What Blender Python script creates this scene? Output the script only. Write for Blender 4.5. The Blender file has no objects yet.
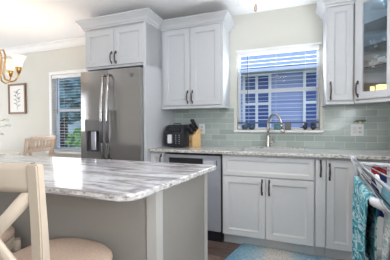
import bpy, bmesh, math, random
from mathutils import Vector, Matrix
random.seed(7)
PI = math.pi
SC = bpy.context.scene
COL = SC.collection

# ---------------------------------------------------------------- camera
YAW, PITCH, ROLL, CH = .3616, -.0198, -.0047, 1.167
F = Vector((-math.sin(YAW)*math.cos(PITCH), math.cos(YAW)*math.cos(PITCH), math.sin(PITCH)))
R0 = Vector((math.cos(YAW), math.sin(YAW), 0)); U0 = R0.cross(F)
R = R0*math.cos(ROLL)+U0*math.sin(ROLL); U = -R0*math.sin(ROLL)+U0*math.cos(ROLL)
cd = bpy.data.cameras.new('camera'); cam = bpy.data.objects.new('camera', cd); COL.objects.link(cam)
M3 = Matrix((R, U, -F)).transposed()
cam.matrix_world = Matrix.Translation((0, 0, CH)) @ M3.to_4x4()
cd.sensor_width = 36; cd.lens = 36*264.87/390; cd.clip_start = .05
SC.camera = cam

# ---------------------------------------------------------------- world, lights, exposure
w = bpy.data.worlds.new('sky'); SC.world = w; w.use_nodes = True
nt = w.node_tree; bg = nt.nodes['Background']
tc = nt.nodes.new('ShaderNodeTexCoord'); sx = nt.nodes.new('ShaderNodeSeparateXYZ')
rp = nt.nodes.new('ShaderNodeValToRGB')
nt.links.new(tc.outputs['Generated'], sx.inputs[0]); nt.links.new(sx.outputs['Z'], rp.inputs[0])
rp.color_ramp.elements[0].position = 0; rp.color_ramp.elements[0].color = (.74, .85, 1, 1)
rp.color_ramp.elements[1].position = .7; rp.color_ramp.elements[1].color = (.4, .58, .95, 1)
nt.links.new(rp.outputs[0], bg.inputs[0]); bg.inputs[1].default_value = 1.5

D0 = 3.088
def area(name, loc, direction, sx_, sy_, power, col=(1, 1, 1)):
    l = bpy.data.lights.new(name, 'AREA'); l.shape = 'RECTANGLE'; l.size = sx_; l.size_y = sy_
    l.energy = power; l.color = col
    o = bpy.data.objects.new(name, l); COL.objects.link(o); o.location = loc
    o.rotation_euler = Vector(direction).to_track_quat('-Z', 'Y').to_euler()
    return o
# daylight through the glazed side of the dining end and the window on the right-hand wall
area('daylight_dining', (-6.35, .6, 1.1), (1, 0, .2), 3.2, 1.9, 52, (1, .96, .92))
area('daylight_side_window', (1.12, -.25, 1.45), (-1, 0, .9), 1.5, 1.1, 66, (.93, .97, 1))
# kitchen and dining window daylight, from area lamps added in front of the blinds
area('daylight_kitchen_window', (-.2, D0-.055, 1.70), (0, -1, .55), .84, .56, 6.5, (.88, .95, 1))
area('daylight_dining_window', (-2.98, D0-.075, 1.38), (0, -1, .1), .95, 1.05, 4, (1, .98, .96))
SC.view_settings.view_transform = 'Standard'; SC.view_settings.look = 'None'
SC.view_settings.exposure = 0.52; SC.view_settings.gamma = 1; SC.view_settings.use_curve_mapping = False

# ---------------------------------------------------------------- materials
def lin(c):
    return tuple(((x/255)/12.92 if x/255 <= .04045 else ((x/255+.055)/1.055)**2.4) for x in c)
MATS = {}
def mat(name, rgb, rough=.5, metal=0, noise=0, nscale=30, bump=0, bscale=200, spec=.5, stretch=(1, 1, 1), **kw):
    if name in MATS: return MATS[name]
    m = bpy.data.materials.new(name); m.use_nodes = True; n = m.node_tree; b = n.nodes['Principled BSDF']
    c = lin(rgb); b.inputs['Base Color'].default_value = (*c, 1); b.inputs['Roughness'].default_value = rough
    b.inputs['Metallic'].default_value = metal; b.inputs['Specular IOR Level'].default_value = spec
    for k, v in kw.items(): b.inputs[k.replace('_', ' ')].default_value = v
    t = n.nodes.new('ShaderNodeTexCoord'); mp = n.nodes.new('ShaderNodeMapping')
    mp.inputs['Scale'].default_value = stretch; n.links.new(t.outputs['Object'], mp.inputs[0])
    nz = n.nodes.new('ShaderNodeTexNoise'); nz.inputs['Scale'].default_value = nscale; nz.inputs['Detail'].default_value = 4
    n.links.new(mp.outputs[0], nz.inputs[0])
    r = n.nodes.new('ShaderNodeValToRGB'); a = max(noise, .012)
    r.color_ramp.elements[0].position = .3; r.color_ramp.elements[1].position = .7
    r.color_ramp.elements[0].color = (*[x*(1-a) for x in c], 1); r.color_ramp.elements[1].color = (*[min(1, x*(1+a)) for x in c], 1)
    n.links.new(nz.outputs[0], r.inputs[0]); n.links.new(r.outputs[0], b.inputs['Base Color'])
    if bump:
        nb = n.nodes.new('ShaderNodeTexNoise'); nb.inputs['Scale'].default_value = bscale
        n.links.new(mp.outputs[0], nb.inputs[0]); bp = n.nodes.new('ShaderNodeBump'); bp.inputs['Strength'].default_value = bump
        bp.inputs['Distance'].default_value = .003
        n.links.new(nb.outputs[0], bp.inputs['Height']); n.links.new(bp.outputs[0], b.inputs['Normal'])
    MATS[name] = m; return m
def nodes(name, rough=.4, metal=0):
    m = bpy.data.materials.new(name); m.use_nodes = True; n = m.node_tree; b = n.nodes['Principled BSDF']
    b.inputs['Roughness'].default_value = rough; b.inputs['Metallic'].default_value = metal
    MATS[name] = m; return m, n, b
def ramp(n, stops):
    r = n.nodes.new('ShaderNodeValToRGB'); e = r.color_ramp.elements
    while len(e) < len(stops): e.new(.5)
    for i, (p, c) in enumerate(stops):
        e[i].position = p; e[i].color = (*lin(c), 1)
    return r
def coords(n, scale, rot=(0, 0, 0), out='Object', loc=(0, 0, 0)):
    t = n.nodes.new('ShaderNodeTexCoord'); mp = n.nodes.new('ShaderNodeMapping')
    mp.inputs['Scale'].default_value = scale; mp.inputs['Rotation'].default_value = rot; mp.inputs['Location'].default_value = loc
    n.links.new(t.outputs[out], mp.inputs[0]); return mp

def stone_mat(name='quartzite', lift=0):
    m, n, b = nodes(name, .09)
    mp = coords(n, (.5, 3.0, 3.0), (0, 0, .06))
    d = n.nodes.new('ShaderNodeTexNoise'); d.inputs['Scale'].default_value = 2.6; d.inputs['Detail'].default_value = 7; d.inputs['Distortion'].default_value = .9
    n.links.new(mp.outputs[0], d.inputs[0])
    r = ramp(n, [(.28, (112, 100, 98)), (.37, (172, 166, 168)), (.46, (212, 212, 216)), (.525, (146, 140, 143)), (.565, (206, 206, 210)), (.68, (224, 224, 228))])
    for e_ in r.color_ramp.elements: e_.color = [x+(.85-x)*lift for x in e_.color[:3]]+[1]
    n.links.new(d.outputs[0], r.inputs[0])
    mp2 = coords(n, (1, 1, 1)); s = n.nodes.new('ShaderNodeTexNoise'); s.inputs['Scale'].default_value = 34; s.inputs['Detail'].default_value = 6
    n.links.new(mp2.outputs[0], s.inputs[0])
    r2 = ramp(n, [(.33, (92, 80, 76)), (.45, (215, 208, 200)), (.6, (255, 255, 255))]); n.links.new(s.outputs[0], r2.inputs[0])
    mx = n.nodes.new('ShaderNodeMix'); mx.data_type = 'RGBA'; mx.blend_type = 'MULTIPLY'; mx.inputs[0].default_value = .25
    n.links.new(r.outputs[0], mx.inputs[6]); n.links.new(r2.outputs[0], mx.inputs[7]); n.links.new(mx.outputs[2], b.inputs['Base Color'])
    return m
def stone_edge_mat():
    m, n, b = nodes('chiselled stone edge', .35)
    mp = coords(n, (1, 1, 1.4)); s = n.nodes.new('ShaderNodeTexNoise'); s.inputs['Scale'].default_value = 44; s.inputs['Detail'].default_value = 6
    n.links.new(mp.outputs[0], s.inputs[0])
    r2 = ramp(n, [(.32, (112, 102, 98)), (.41, (168, 160, 152)), (.50, (192, 188, 182)), (.66, (212, 210, 207))]); n.links.new(s.outputs[0], r2.inputs[0])
    n.links.new(r2.outputs[0], b.inputs['Base Color'])
    bp = n.nodes.new('ShaderNodeBump'); bp.inputs['Strength'].default_value = .6; bp.inputs['Distance'].default_value = .006
    n.links.new(s.outputs[0], bp.inputs['Height']); n.links.new(bp.outputs[0], b.inputs['Normal'])
    return m
def tile_mat():
    m, n, b = nodes('glass subway tile', .16)
    t = n.nodes.new('ShaderNodeTexCoord'); sp = n.nodes.new('ShaderNodeSeparateXYZ'); cb = n.nodes.new('ShaderNodeCombineXYZ')
    n.links.new(t.outputs['Object'], sp.inputs[0]); n.links.new(sp.outputs['X'], cb.inputs[0]); n.links.new(sp.outputs['Z'], cb.inputs[1])
    k = n.nodes.new('ShaderNodeTexBrick'); n.links.new(cb.outputs[0], k.inputs[0])
    k.inputs['Scale'].default_value = 1; k.inputs['Brick Width'].default_value = .19; k.inputs['Row Height'].default_value = .0655
    k.inputs['Mortar Size'].default_value = .0028; k.inputs['Mortar Smooth'].default_value = .2
    k.inputs['Color1'].default_value = (*lin((158, 170, 165)), 1); k.inputs['Color2'].default_value = (*lin((182, 193, 188)), 1)
    k.inputs['Mortar'].default_value = (*lin((206, 210, 204)), 1)
    n.links.new(k.outputs[0], b.inputs['Base Color'])
    bp = n.nodes.new('ShaderNodeBump'); bp.invert = True; bp.inputs['Strength'].default_value = .3; bp.inputs['Distance'].default_value = .002
    n.links.new(k.outputs['Fac'], bp.inputs['Height']); n.links.new(bp.outputs[0], b.inputs['Normal'])
    return m
def wood_floor_mat():
    m, n, b = nodes('dark plank floor', .38)
    mp = coords(n, (1, 1, 1)); k = n.nodes.new('ShaderNodeTexBrick'); n.links.new(mp.outputs[0], k.inputs[0])
    k.inputs['Scale'].default_value = 1; k.inputs['Brick Width'].default_value = 1.2; k.inputs['Row Height'].default_value = .15
    k.inputs['Mortar Size'].default_value = .002; k.inputs['Color1'].default_value = (*lin((116, 96, 88)), 1)
    k.inputs['Color2'].default_value = (*lin((148, 124, 114)), 1); k.inputs['Mortar'].default_value = (*lin((40, 30, 28)), 1)
    mp2 = coords(n, (2, 22, 1)); z = n.nodes.new('ShaderNodeTexNoise'); z.inputs['Scale'].default_value = 3; z.inputs['Detail'].default_value = 5
    n.links.new(mp2.outputs[0], z.inputs[0]); r = ramp(n, [(.3, (150, 150, 150)), (.7, (255, 255, 255))]); n.links.new(z.outputs[0], r.inputs[0])
    mx = n.nodes.new('ShaderNodeMix'); mx.data_type = 'RGBA'; mx.blend_type = 'MULTIPLY'; mx.inputs[0].default_value = 1
    n.links.new(k.outputs[0], mx.inputs[6]); n.links.new(r.outputs[0], mx.inputs[7]); n.links.new(mx.outputs[2], b.inputs['Base Color'])
    return m
def rug_mat():
    m, n, b = nodes('striped rug', .95)
    mp = coords(n, (1, 1, 1)); sp = n.nodes.new('ShaderNodeSeparateXYZ'); n.links.new(mp.outputs[0], sp.inputs[0])
    z = n.nodes.new('ShaderNodeTexNoise'); z.inputs['Scale'].default_value = 60; n.links.new(mp.outputs[0], z.inputs[0])
    ma = n.nodes.new('ShaderNodeMath'); ma.operation = 'MULTIPLY_ADD'; ma.inputs[1].default_value = .01; n.links.new(z.outputs[0], ma.inputs[0]); n.links.new(sp.outputs['X'], ma.inputs[2])
    dv = n.nodes.new('ShaderNodeMath'); dv.operation = 'MULTIPLY'; dv.inputs[1].default_value = 1/1.5; n.links.new(ma.outputs[0], dv.inputs[0])
    B1, B2, G, T = (116, 160, 184), (160, 190, 204), (206, 206, 200), (134, 170, 196)
    r = ramp(n, [(0, B1), (.10, B2), (.17, (200, 206, 206)), (.19, (220, 214, 204)), (.30, (214, 208, 200)), (.34, (178, 196, 204)), (.46, T), (.6, G), (.75, B1), (.9, G)])
    r.color_ramp.interpolation = 'LINEAR'; n.links.new(dv.outputs[0], r.inputs[0])
    mp2 = coords(n, (90, 14, 1)); z2 = n.nodes.new('ShaderNodeTexNoise'); z2.inputs['Scale'].default_value = 1.5; n.links.new(mp2.outputs[0], z2.inputs[0])
    r2 = ramp(n, [(.35, (200, 205, 210)), (.65, (255, 255, 255))]); n.links.new(z2.outputs[0], r2.inputs[0])
    mx = n.nodes.new('ShaderNodeMix'); mx.data_type = 'RGBA'; mx.blend_type = 'MULTIPLY'; mx.inputs[0].default_value = .9
    n.links.new(r.outputs[0], mx.inputs[6]); n.links.new(r2.outputs[0], mx.inputs[7]); n.links.new(mx.outputs[2], b.inputs['Base Color'])
    return m
def steel_mat():
    m, n, b = nodes('brushed stainless steel', .3, 1)
    b.inputs['Base Color'].default_value = (*lin((158, 155, 153)), 1); b.inputs['Metallic'].default_value = .65
    mp = coords(n, (60, 60, 1.0)); z = n.nodes.new('ShaderNodeTexNoise'); z.inputs['Scale'].default_value = 3; n.links.new(mp.outputs[0], z.inputs[0])
    r = ramp(n, [(.3, (96, 96, 96)), (.7, (116, 116, 116))]); n.links.new(z.outputs[0], r.inputs[0]); n.links.new(r.outputs[0], b.inputs['Roughness'])
    b.inputs['Anisotropic'].default_value = .5
    return m
def wood_mat(name, c1, c2, stretch, rough=.5):
    m, n, b = nodes(name, rough)
    mp = coords(n, stretch); z = n.nodes.new('ShaderNodeTexNoise'); z.inputs['Scale'].default_value = 6; z.inputs['Detail'].default_value = 5
    n.links.new(mp.outputs[0], z.inputs[0]); r = ramp(n, [(.3, c1), (.7, c2)]); n.links.new(z.outputs[0], r.inputs[0]); n.links.new(r.outputs[0], b.inputs['Base Color'])
    return m
def glass_mat(name='window glass', tint=(1, 1, 1), ior=1.08):
    m = bpy.data.materials.new(name); m.use_nodes = True; n = m.node_tree; n.nodes.remove(n.nodes['Principled BSDF'])
    o = n.nodes['Material Output']; t = n.nodes.new('ShaderNodeBsdfTransparent'); t.inputs[0].default_value = (*tint, 1)
    g = n.nodes.new('ShaderNodeBsdfGlossy'); g.inputs['Roughness'].default_value = .02
    mx = n.nodes.new('ShaderNodeMixShader'); fr = n.nodes.new('ShaderNodeFresnel'); fr.inputs[0].default_value = ior
    n.links.new(fr.outputs[0], mx.inputs[0]); n.links.new(t.outputs[0], mx.inputs[1]); n.links.new(g.outputs[0], mx.inputs[2]); n.links.new(mx.outputs[0], o.inputs[0])
    MATS[name] = m; return m
def glow(name, rgb, strength):
    m = mat(name, rgb, .4); b = m.node_tree.nodes['Principled BSDF']
    b.inputs['Emission Color'].default_value = (*lin(rgb), 1); b.inputs['Emission Strength'].default_value = strength
    return m
def towel_mat(name, a, bcol, c, scale, stretch, rot=(0, 0, .5)):
    m, n, b = nodes(name, .95)
    mp = coords(n, stretch, rot); z = n.nodes.new('ShaderNodeTexNoise'); z.inputs['Scale'].default_value = scale; z.inputs['Detail'].default_value = 2; z.inputs['Distortion'].default_value = .6
    n.links.new(mp.outputs[0], z.inputs[0]); r = ramp(n, [(.38, a), (.47, bcol), (.53, c), (.60, bcol)]); n.links.new(z.outputs[0], r.inputs[0]); n.links.new(r.outputs[0], b.inputs['Base Color'])
    return m
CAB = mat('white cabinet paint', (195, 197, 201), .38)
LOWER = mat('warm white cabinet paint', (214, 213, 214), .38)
WALL = mat('greige wall paint', (212, 211, 203), .85, noise=.015, nscale=3)
CEIL = mat('ceiling paint', (250, 250, 251), .9)
TRIM = mat('white trim paint', (236, 236, 236), .4)
ISLE = mat('grey island paint', (146, 141, 134), .5)
STONE2 = stone_mat('pale quartzite', .55)
STONE, EDGE, TILE, FLOOR, RUG, STEEL = stone_mat(), stone_edge_mat(), tile_mat(), wood_floor_mat(), rug_mat(), steel_mat()
BRONZE = mat('dark bronze', (88, 80, 76), .32, .8)
NICKEL = mat('brushed nickel', (196, 192, 188), .25, 1)
CHROME = mat('polished metal', (168, 167, 168), .24, 1)
BLACK = mat('black plastic', (34, 37, 46), .35)
DARK = mat('dark gap', (34, 32, 33), .6)
GREYP = mat('grey plastic', (88, 88, 94), .4)
WHITEP = mat('white plastic', (232, 232, 232), .35)
GLASS = glass_mat()
BLINDM = mat('white blind slat', (232, 236, 242), .5)
_n = BLINDM.node_tree; _t = _n.nodes.new('ShaderNodeBsdfTranslucent'); _t.inputs[0].default_value = (.8, .86, .95, 1)
_m = _n.nodes.new('ShaderNodeMixShader'); _m.inputs[0].default_value = .3
_n.links.new(_n.nodes['Principled BSDF'].outputs[0], _m.inputs[1]); _n.links.new(_t.outputs[0], _m.inputs[2]); _n.links.new(_m.outputs[0], _n.nodes['Material Output'].inputs[0])
PALEW = wood_mat('bleached wood', (204, 178, 154), (228, 208, 188), (2, 20, 20))
BLOCKW = wood_mat('light maple', (205, 165, 112), (226, 190, 138), (20, 20, 3))
FRAMEW = wood_mat('brown picture wood', (112, 84, 64), (142, 112, 88), (14, 14, 14))
STOOLM = mat('cream stool paint', (192, 176, 158), .45)
FABRIC = mat('beige woven seat fabric', (196, 170, 150), .9, noise=.14, nscale=160, bump=.5, bscale=350)
BRASS = mat('antique brass', (206, 166, 112), .3, .9)
SHADE = glow('frosted glass shade lit from inside', (255, 236, 205), .6)

# ---------------------------------------------------------------- mesh helpers
class MB:
    def __init__(s): s.bm = bmesh.new()
    def box(s, x0, x1, y0, y1, z0, z1, bev=0, seg=1, rot=None, mi=0):
        r = bmesh.ops.create_cube(s.bm, size=1); vs = r['verts']
        bmesh.ops.scale(s.bm, vec=(abs(x1-x0), abs(y1-y0), abs(z1-z0)), verts=vs)
        if bev:
            es = list({e for v in vs for e in v.link_edges})
            q = bmesh.ops.bevel(s.bm, geom=es, offset=bev, segments=seg, affect='EDGES', profile=.5)
            vs = list({v for f in q['faces'] for v in f.verts} | {v for v in vs if v.is_valid})
        c = Vector(((x0+x1)/2, (y0+y1)/2, (z0+z1)/2))
        if rot: bmesh.ops.rotate(s.bm, verts=vs, cent=(0, 0, 0), matrix=rot)
        bmesh.ops.translate(s.bm, verts=vs, vec=c)
        if mi:
            for f in {f for v in vs for f in v.link_faces}: f.material_index = mi
        return s
    def tube(s, pts, rad, seg=10, cap=True, flat=1.0):
        pts = [Vector(p) for p in pts]; n = len(pts); rads = rad if isinstance(rad, (list, tuple)) else [rad]*n
        rings = []; nrm = None
        for i, p in enumerate(pts):
            t = (pts[min(i+1, n-1)]-pts[max(i-1, 0)]).normalized()
            if nrm is None:
                a = Vector((0, 0, 1)) if abs(t.z) < .9 else Vector((1, 0, 0)); nrm = (a-t*a.dot(t)).normalized()
            else: nrm = (nrm-t*nrm.dot(t)).normalized()
            b = t.cross(nrm)
            rings.append([s.bm.verts.new(p+(nrm*math.cos(2*PI*k/seg)*flat+b*math.sin(2*PI*k/seg))*rads[i]) for k in range(seg)])
        for a, b in zip(rings, rings[1:]):
            for k in range(seg):
                f = s.bm.faces.new((a[k], a[(k+1) % seg], b[(k+1) % seg], b[k])); f.smooth = True
        if cap:
            s.bm.faces.new(rings[0][::-1]); s.bm.faces.new(rings[-1])
        return s
    def lathe(s, prof, cx=0, cy=0, seg=24, sx=1, sy=1, cap=True):
        rings = [[s.bm.verts.new((cx+r*sx*math.cos(2*PI*k/seg), cy+r*sy*math.sin(2*PI*k/seg), z)) for k in range(seg)] for r, z in prof]
        for a, b in zip(rings, rings[1:]):
            for k in range(seg):
                f = s.bm.faces.new((a[k], a[(k+1) % seg], b[(k+1) % seg], b[k])); f.smooth = True
        if cap:
            if prof[0][0] > 1e-4: s.bm.faces.new(rings[0][::-1])
            if prof[-1][0] > 1e-4: s.bm.faces.new(rings[-1])
        return s
    def ball(s, c, r, sx=1, sy=1, sz=1, seg=14):
        q = bmesh.ops.create_uvsphere(s.bm, u_segments=seg, v_segments=max(6, seg*2//3), radius=r)
        bmesh.ops.scale(s.bm, vec=(sx, sy, sz), verts=q['verts']); bmesh.ops.translate(s.bm, vec=c, verts=q['verts'])
        for v in q['verts']:
            for f in v.link_faces: f.smooth = True
        return s
    def prism(s, poly, z0, z1, bev=0, seg=2, mi_side=0, axis='z'):
        def P(a, b, c):
            return (a, b, c) if axis == 'z' else ((a, c, b) if axis == 'y' else (c, a, b))
        lo = [s.bm.verts.new(P(x, y, z0)) for x, y in poly]; hi = [s.bm.verts.new(P(x, y, z1)) for x, y in poly]
        s.bm.faces.new(lo[::-1]); s.bm.faces.new(hi); n = len(poly)
        for k in range(n):
            f = s.bm.faces.new((lo[k], lo[(k+1) % n], hi[(k+1) % n], hi[k])); f.material_index = mi_side
        if bev:
            es = [e for vs in (lo, hi) for k in range(n) for e in [s.bm.edges.get((vs[k], vs[(k+1) % n]))] if e]
            bmesh.ops.bevel(s.bm, geom=es, offset=bev, segments=seg, affect='EDGES', profile=.5)
        return s
    def grid(s, fn, nu, nv, smooth=True, closed=False):
        g = [[s.bm.verts.new(fn(i/nu, j/nv)) for j in range(nv+1)] for i in range(nu+1)]
        for i in range(nu):
            for j in range(nv):
                f = s.bm.faces.new((g[i][j], g[i+1][j], g[i+1][j+1], g[i][j+1])); f.smooth = smooth
        return s
    def sweep(s, prof, path):
        """prof: (outward, z) pairs, path: list of (x, y) of the mitred line; outward = right-hand side of travel"""
        n = len(path); rings = []
        for i, p in enumerate(path):
            p = Vector(p).to_2d() if len(p) > 2 else Vector(p)
            d0 = (Vector(path[i])-Vector(path[i-1])).normalized() if i else None
            d1 = (Vector(path[i+1])-Vector(path[i])).normalized() if i < n-1 else None
            if d0 is None: d0 = d1
            if d1 is None: d1 = d0
            n0 = Vector((d0.y, -d0.x)); n1 = Vector((d1.y, -d1.x)); m = (n0+n1); m = m/ (m.dot(n0))
            rings.append([s.bm.verts.new((p.x+m.x*o, p.y+m.y*o, z)) for o, z in prof])
        for a, b in zip(rings, rings[1:]):
            for k in range(len(prof)): 
                k2 = (k+1) % len(prof)
                s.bm.faces.new((a[k], a[k2], b[k2], b[k]))
        s.bm.faces.new(rings[0]); s.bm.faces.new(rings[-1][::-1])
        return s
    def build(s, name, m, parent=None, kind=None, smooth=False, loc=None):
        bmesh.ops.recalc_face_normals(s.bm, faces=s.bm.faces)
        me = bpy.data.meshes.new(name); s.bm.to_mesh(me); s.bm.free()
        for x in (m if isinstance(m, (list, tuple)) else [m]): me.materials.append(x)
        if smooth:
            for p in me.polygons: p.use_smooth = True
        o = bpy.data.objects.new(name, me); COL.objects.link(o)
        if parent: o.parent = parent
        if kind: o['kind'] = kind
        if loc: o.location = loc
        return o
def tag(o, label, cat, group=None):
    o['label'] = label; o['category'] = cat
    if group: o['group'] = group
    return o
def thing(name, label, cat, loc=(0, 0, 0), rz=0, group=None):
    o = bpy.data.objects.new(name, None); COL.objects.link(o); o.empty_display_size = .1
    o.location = loc; o.rotation_euler = (0, 0, rz)
    return tag(o, label, cat, group)
def copy_tree(o, parent=None):
    c = o.copy(); COL.objects.link(c); c.parent = parent
    for ch in list(o.children): copy_tree(ch, c)
    return c
def struct(name, mb, m): return mb.build(name, m, kind='structure')
def thicken(o, t):
    md = o.modifiers.new('thickness', 'SOLIDIFY'); md.thickness = t; md.offset = 0

def shaker(mb, x0, x1, z0, z1, y, th=.02, stile=.058, rec=.012, hole=False):
    """door or drawer front facing -y: front at y, stepped recess to a flat panel"""
    bm = mb.bm
    def rect(i, yy): return [bm.verts.new(v) for v in ((x0+i, yy, z0+i), (x1-i, yy, z0+i), (x1-i, yy, z1-i), (x0+i, yy, z1-i))]
    loops = [rect(0, y+th), rect(0, y+.002), rect(.002, y), rect(stile, y), rect(stile+.003, y+rec*.7), rect(stile+.009, y+rec*.8), rect(stile+.011, y+rec)]
    if hole: loops = loops[:5]+[rect(stile+.005, y+th)]
    for a, b in zip(loops, loops[1:]):
        for k in range(4): bm.faces.new((a[k], a[(k+1) % 4], b[(k+1) % 4], b[k]))
    if hole:
        a, b = loops[-1], loops[0]
        for k in range(4): bm.faces.new((a[k], a[(k+1) % 4], b[(k+1) % 4], b[k]))
    else:
        bm.faces.new(loops[-1]); bm.faces.new(loops[0][::-1])
    return mb
def pull(parent, x, z, y, length=.13):
    """arched bronze bar pull standing upright on a door face at y"""
    m = MB(); h = length/2
    pts = [(x, y+.002, z-h*.82), (x, y-.018, z-h*.80), (x, y-.028, z-h*.45), (x, y-.031, z), (x, y-.028, z+h*.45), (x, y-.018, z+h*.80), (x, y+.002, z+h*.82)]
    m.tube(pts, [.006, .006, .0065, .008, .0065, .006, .006], 8)
    for sg in (-1, 1):
        m.box(x-.008, x+.008, y-.006, y, z+sg*h*.82-.014, z+sg*h*.82+.014, .003)
        m.ball((x, y-.005, z+sg*h), .008)
    return m.build('handle', BRONZE, parent)

D = 3.088                      # the back wall plane
ZC = 2.44
# ---------------------------------------------------------------- room shell
XL, XR, YR = -6.5, 1.14, -2.5
struct('floor', MB().box(XL-.15, XR+.15, YR-.15, D+.15, -.06, 0), FLOOR)
struct('ceiling', MB().box(XL-.15, XR+.15, YR-.15, D+.15, ZC, ZC+.08), CEIL)
KW = (-.64, .245, 1.105, 2.005)          # kitchen window opening x0,x1,z0,z1
DW = (-3.545, -2.42, .78, 1.945)           # dining window opening
m = MB(); t = .12
xs = [XL-.15, DW[0], DW[1], KW[0], KW[1], XR+.15]
for i in (0, 2, 4): m.box(xs[i], xs[i+1], D, D+t, 0, ZC)
for o in (DW, KW):
    m.box(o[0], o[1], D, D+t, 0, o[2]); m.box(o[0], o[1], D, D+t, o[3], ZC)
struct('wall_back', m, WALL)
struct('wall_right', MB().box(XR, XR+.12, YR-.15, -1.05, 0, ZC).box(XR, XR+.12, .55, D, 0, ZC).box(XR, XR+.12, -1.05, .55, 0, .88).box(XR, XR+.12, -1.05, .55, 2.02, ZC), WALL)
m = MB()
m.box(XL-.12, XL, YR-.15, -1.2, 0, ZC).box(XL-.12, XL, 2.4, D, 0, ZC).box(XL-.12, XL, -1.2, 2.4, 2.2, ZC).box(XL-.12, XL, -1.2, 2.4, 0, .1)
struct('wall_left', m, WALL)
m = MB(); m.box(XL, XR, YR-.12, YR, 0, ZC)
struct('wall_rear', m, WALL)
# crown along the dining wall
prof = [(0, ZC-.001), (.085, ZC-.001), (.085, ZC-.018), (.062, ZC-.034), (.03, ZC-.075), (.014, ZC-.088), (.014, ZC-.102), (0, ZC-.102)]
struct('trim_1', MB().sweep(prof, [(XL, D-.001), (-2.262, D-.001)]), TRIM)
struct('baseboard_back', MB().box(XL, -2.30, D-.015, D-.001, 0, .1, .003), TRIM)
# tiled backsplash
m = MB(); yb0, yb1 = D-.009, D-.0005
m.box(-1.452, KW[0]-.036, yb0, yb1, .916, 1.358); m.box(KW[0]-.036, KW[1]+.036, yb0, yb1, .916, 1.074); m.box(KW[1]+.036, XR-.001, yb0, yb1, .916, 1.36)
struct('trim_2', m, TILE)

def win_frame(idx, o, casing, cw, meet, mull=False):
    x0, x1, z0, z1 = o
    m = MB(); fy0, fy1 = D+.05, D+.11; fw = .028
    m.box(x0, x0+fw, fy0, fy1, z0, z1, .003).box(x1-fw, x1, fy0, fy1, z0, z1, .003).box(x0+fw, x1-fw, fy0, fy1, z0, z0+fw, .003).box(x0+fw, x1-fw, fy0, fy1, z1-fw, z1, .003)
    # reveal lining
    w_ = struct('window_%d' % idx, m, TRIM)
    q = MB(); q.box(x0+fw, x1-fw, D+.062, D+.09, meet-.02, meet+.02, .003)
    q.build('sash_bar', TRIM, w_)
    MB().box(x0+fw, x1-fw, D+.086, D+.09, z0+fw, z1-fw).build('glass', GLASS, w_)
    if casing:
        c = MB(); c.box(x0-cw, x0, D-.018, D-.001, z0-.02, z1, .003).box(x1, x1+cw, D-.018, D-.001, z0-.02, z1, .003).box(x0-cw, x1+cw, D-.018, D-.001, z1, z1+cw, .003)
        c.build('casing', TRIM, w_)
    return w_
w1 = win_frame(1, KW, False, 0, 1.555)
MB().box(KW[0]-.03, KW[1]+.03, D-.045, D+.05, KW[2]-.028, KW[2], .004).build('sill', mat('pale stone sill', (230, 230, 228), .25), w1)
MB().box(KW[0]-.012, KW[1]+.012, D-.016, D-.001, KW[3], KW[3]+.022, .003).build('head_casing', TRIM, w1)
w2 = win_frame(2, DW, True, .05, 1.40)
MB().box(DW[0]-.1, DW[1]+.1, D-.05, D-.001, DW[2]-.045, DW[2]-.02, .004).build('sill', TRIM, w2)

def blinds(label, x0, x1, z0, z1, y, tilt, cords, rail=BLINDM, hr=.055):
    t = thing('window_blind', label, 'blind', (0, 0, 0))
    m = MB(); n = int((z1-z0-.07)/.043); rot = Matrix.Rotation(tilt, 3, 'X')
    for i in range(n):
        z = z0+.045+i*.043; m.box(x0+.004, x1-.004, y-.024, y+.024, z-.0015, z+.0015, rot=rot)
    m.build('slats', BLINDM, t)
    MB().box(x0, x1, y-.03, y+.028, z1-hr, z1, .004).build('head_rail', WHITEP, t)
    MB().box(x0+.004, x1-.004, y-.024, y+.024, z0, z0+.018, .003).build('bottom_rail', rail, t)
    for cx in cords:
        MB().box(cx-.0012, cx+.0012, y-.0265, y-.0245, z0+.01, z1-.05).build('ladder_cord', WHITEP, t)
    MB().tube([(x0+.12, y-.036, z1-.05), (x0+.12, y-.04, z1-.6)], .0035, 8).build('tilt_wand', GREYP, t)
    return t
blinds('white slatted blind half covering the kitchen window above the faucet', KW[0]+.006, KW[1]-.006, 1.178, KW[3]-.002, D+.018, .12, (-.5, -.2, .1), mat('shaded bottom rail', (84, 96, 118), .5), .038)  # shade on the bottom rail is put into its dark colour
blinds('white slatted blind in the tall dining window left of the refrigerator', DW[0]+.006, DW[1]-.006, DW[2]+.004, DW[3]-.002, D+.02, .05, (-3.3, -2.96, -2.6))

# ---------------------------------------------------------------- outdoors
struct('terrain_ground', MB().box(-16, 10, D+.2, 26, -.5, -.3), mat('lawn', (84, 120, 60), .9, noise=.3, nscale=9))
HY = 6.4
nh = thing('neighbouring_house', 'pale lavender sided house with a white eave seen through the kitchen window', 'house', (0, 0, 0))
SID = nodes('horizontal siding', .7)
_, n_, b_ = SID
mp = coords(n_, (1, 1, 1)); wv = n_.nodes.new('ShaderNodeTexWave'); wv.bands_direction = 'Z'; wv.wave_profile = 'SAW'; wv.inputs['Scale'].default_value = 1.5
n_.links.new(mp.outputs[0], wv.inputs[0]); r_ = ramp(n_, [(0, (104, 114, 160)), (.12, (156, 166, 206)), (1, (166, 176, 214))]); n_.links.new(wv.outputs[0], r_.inputs[0]); n_.links.new(r_.outputs[0], b_.inputs['Base Color'])
MB().box(-4.2, 3.2, HY, HY+4, -.29, 2.365).build('wall', SID[0], nh)
MB().box(-4.45, 3.45, HY-.62, HY-.001, 2.34, 2.36).build('soffit', mat('beige soffit', (206, 200, 190), .7), nh)
MB().prism([(-.66+HY, 2.37), (HY+2, 3.5), (HY+4.6, 2.37)], -4.5, 3.5, axis='x').build('roof', mat('slate blue shingles', (160, 168, 190), .8, noise=.2, nscale=12), nh)
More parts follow.
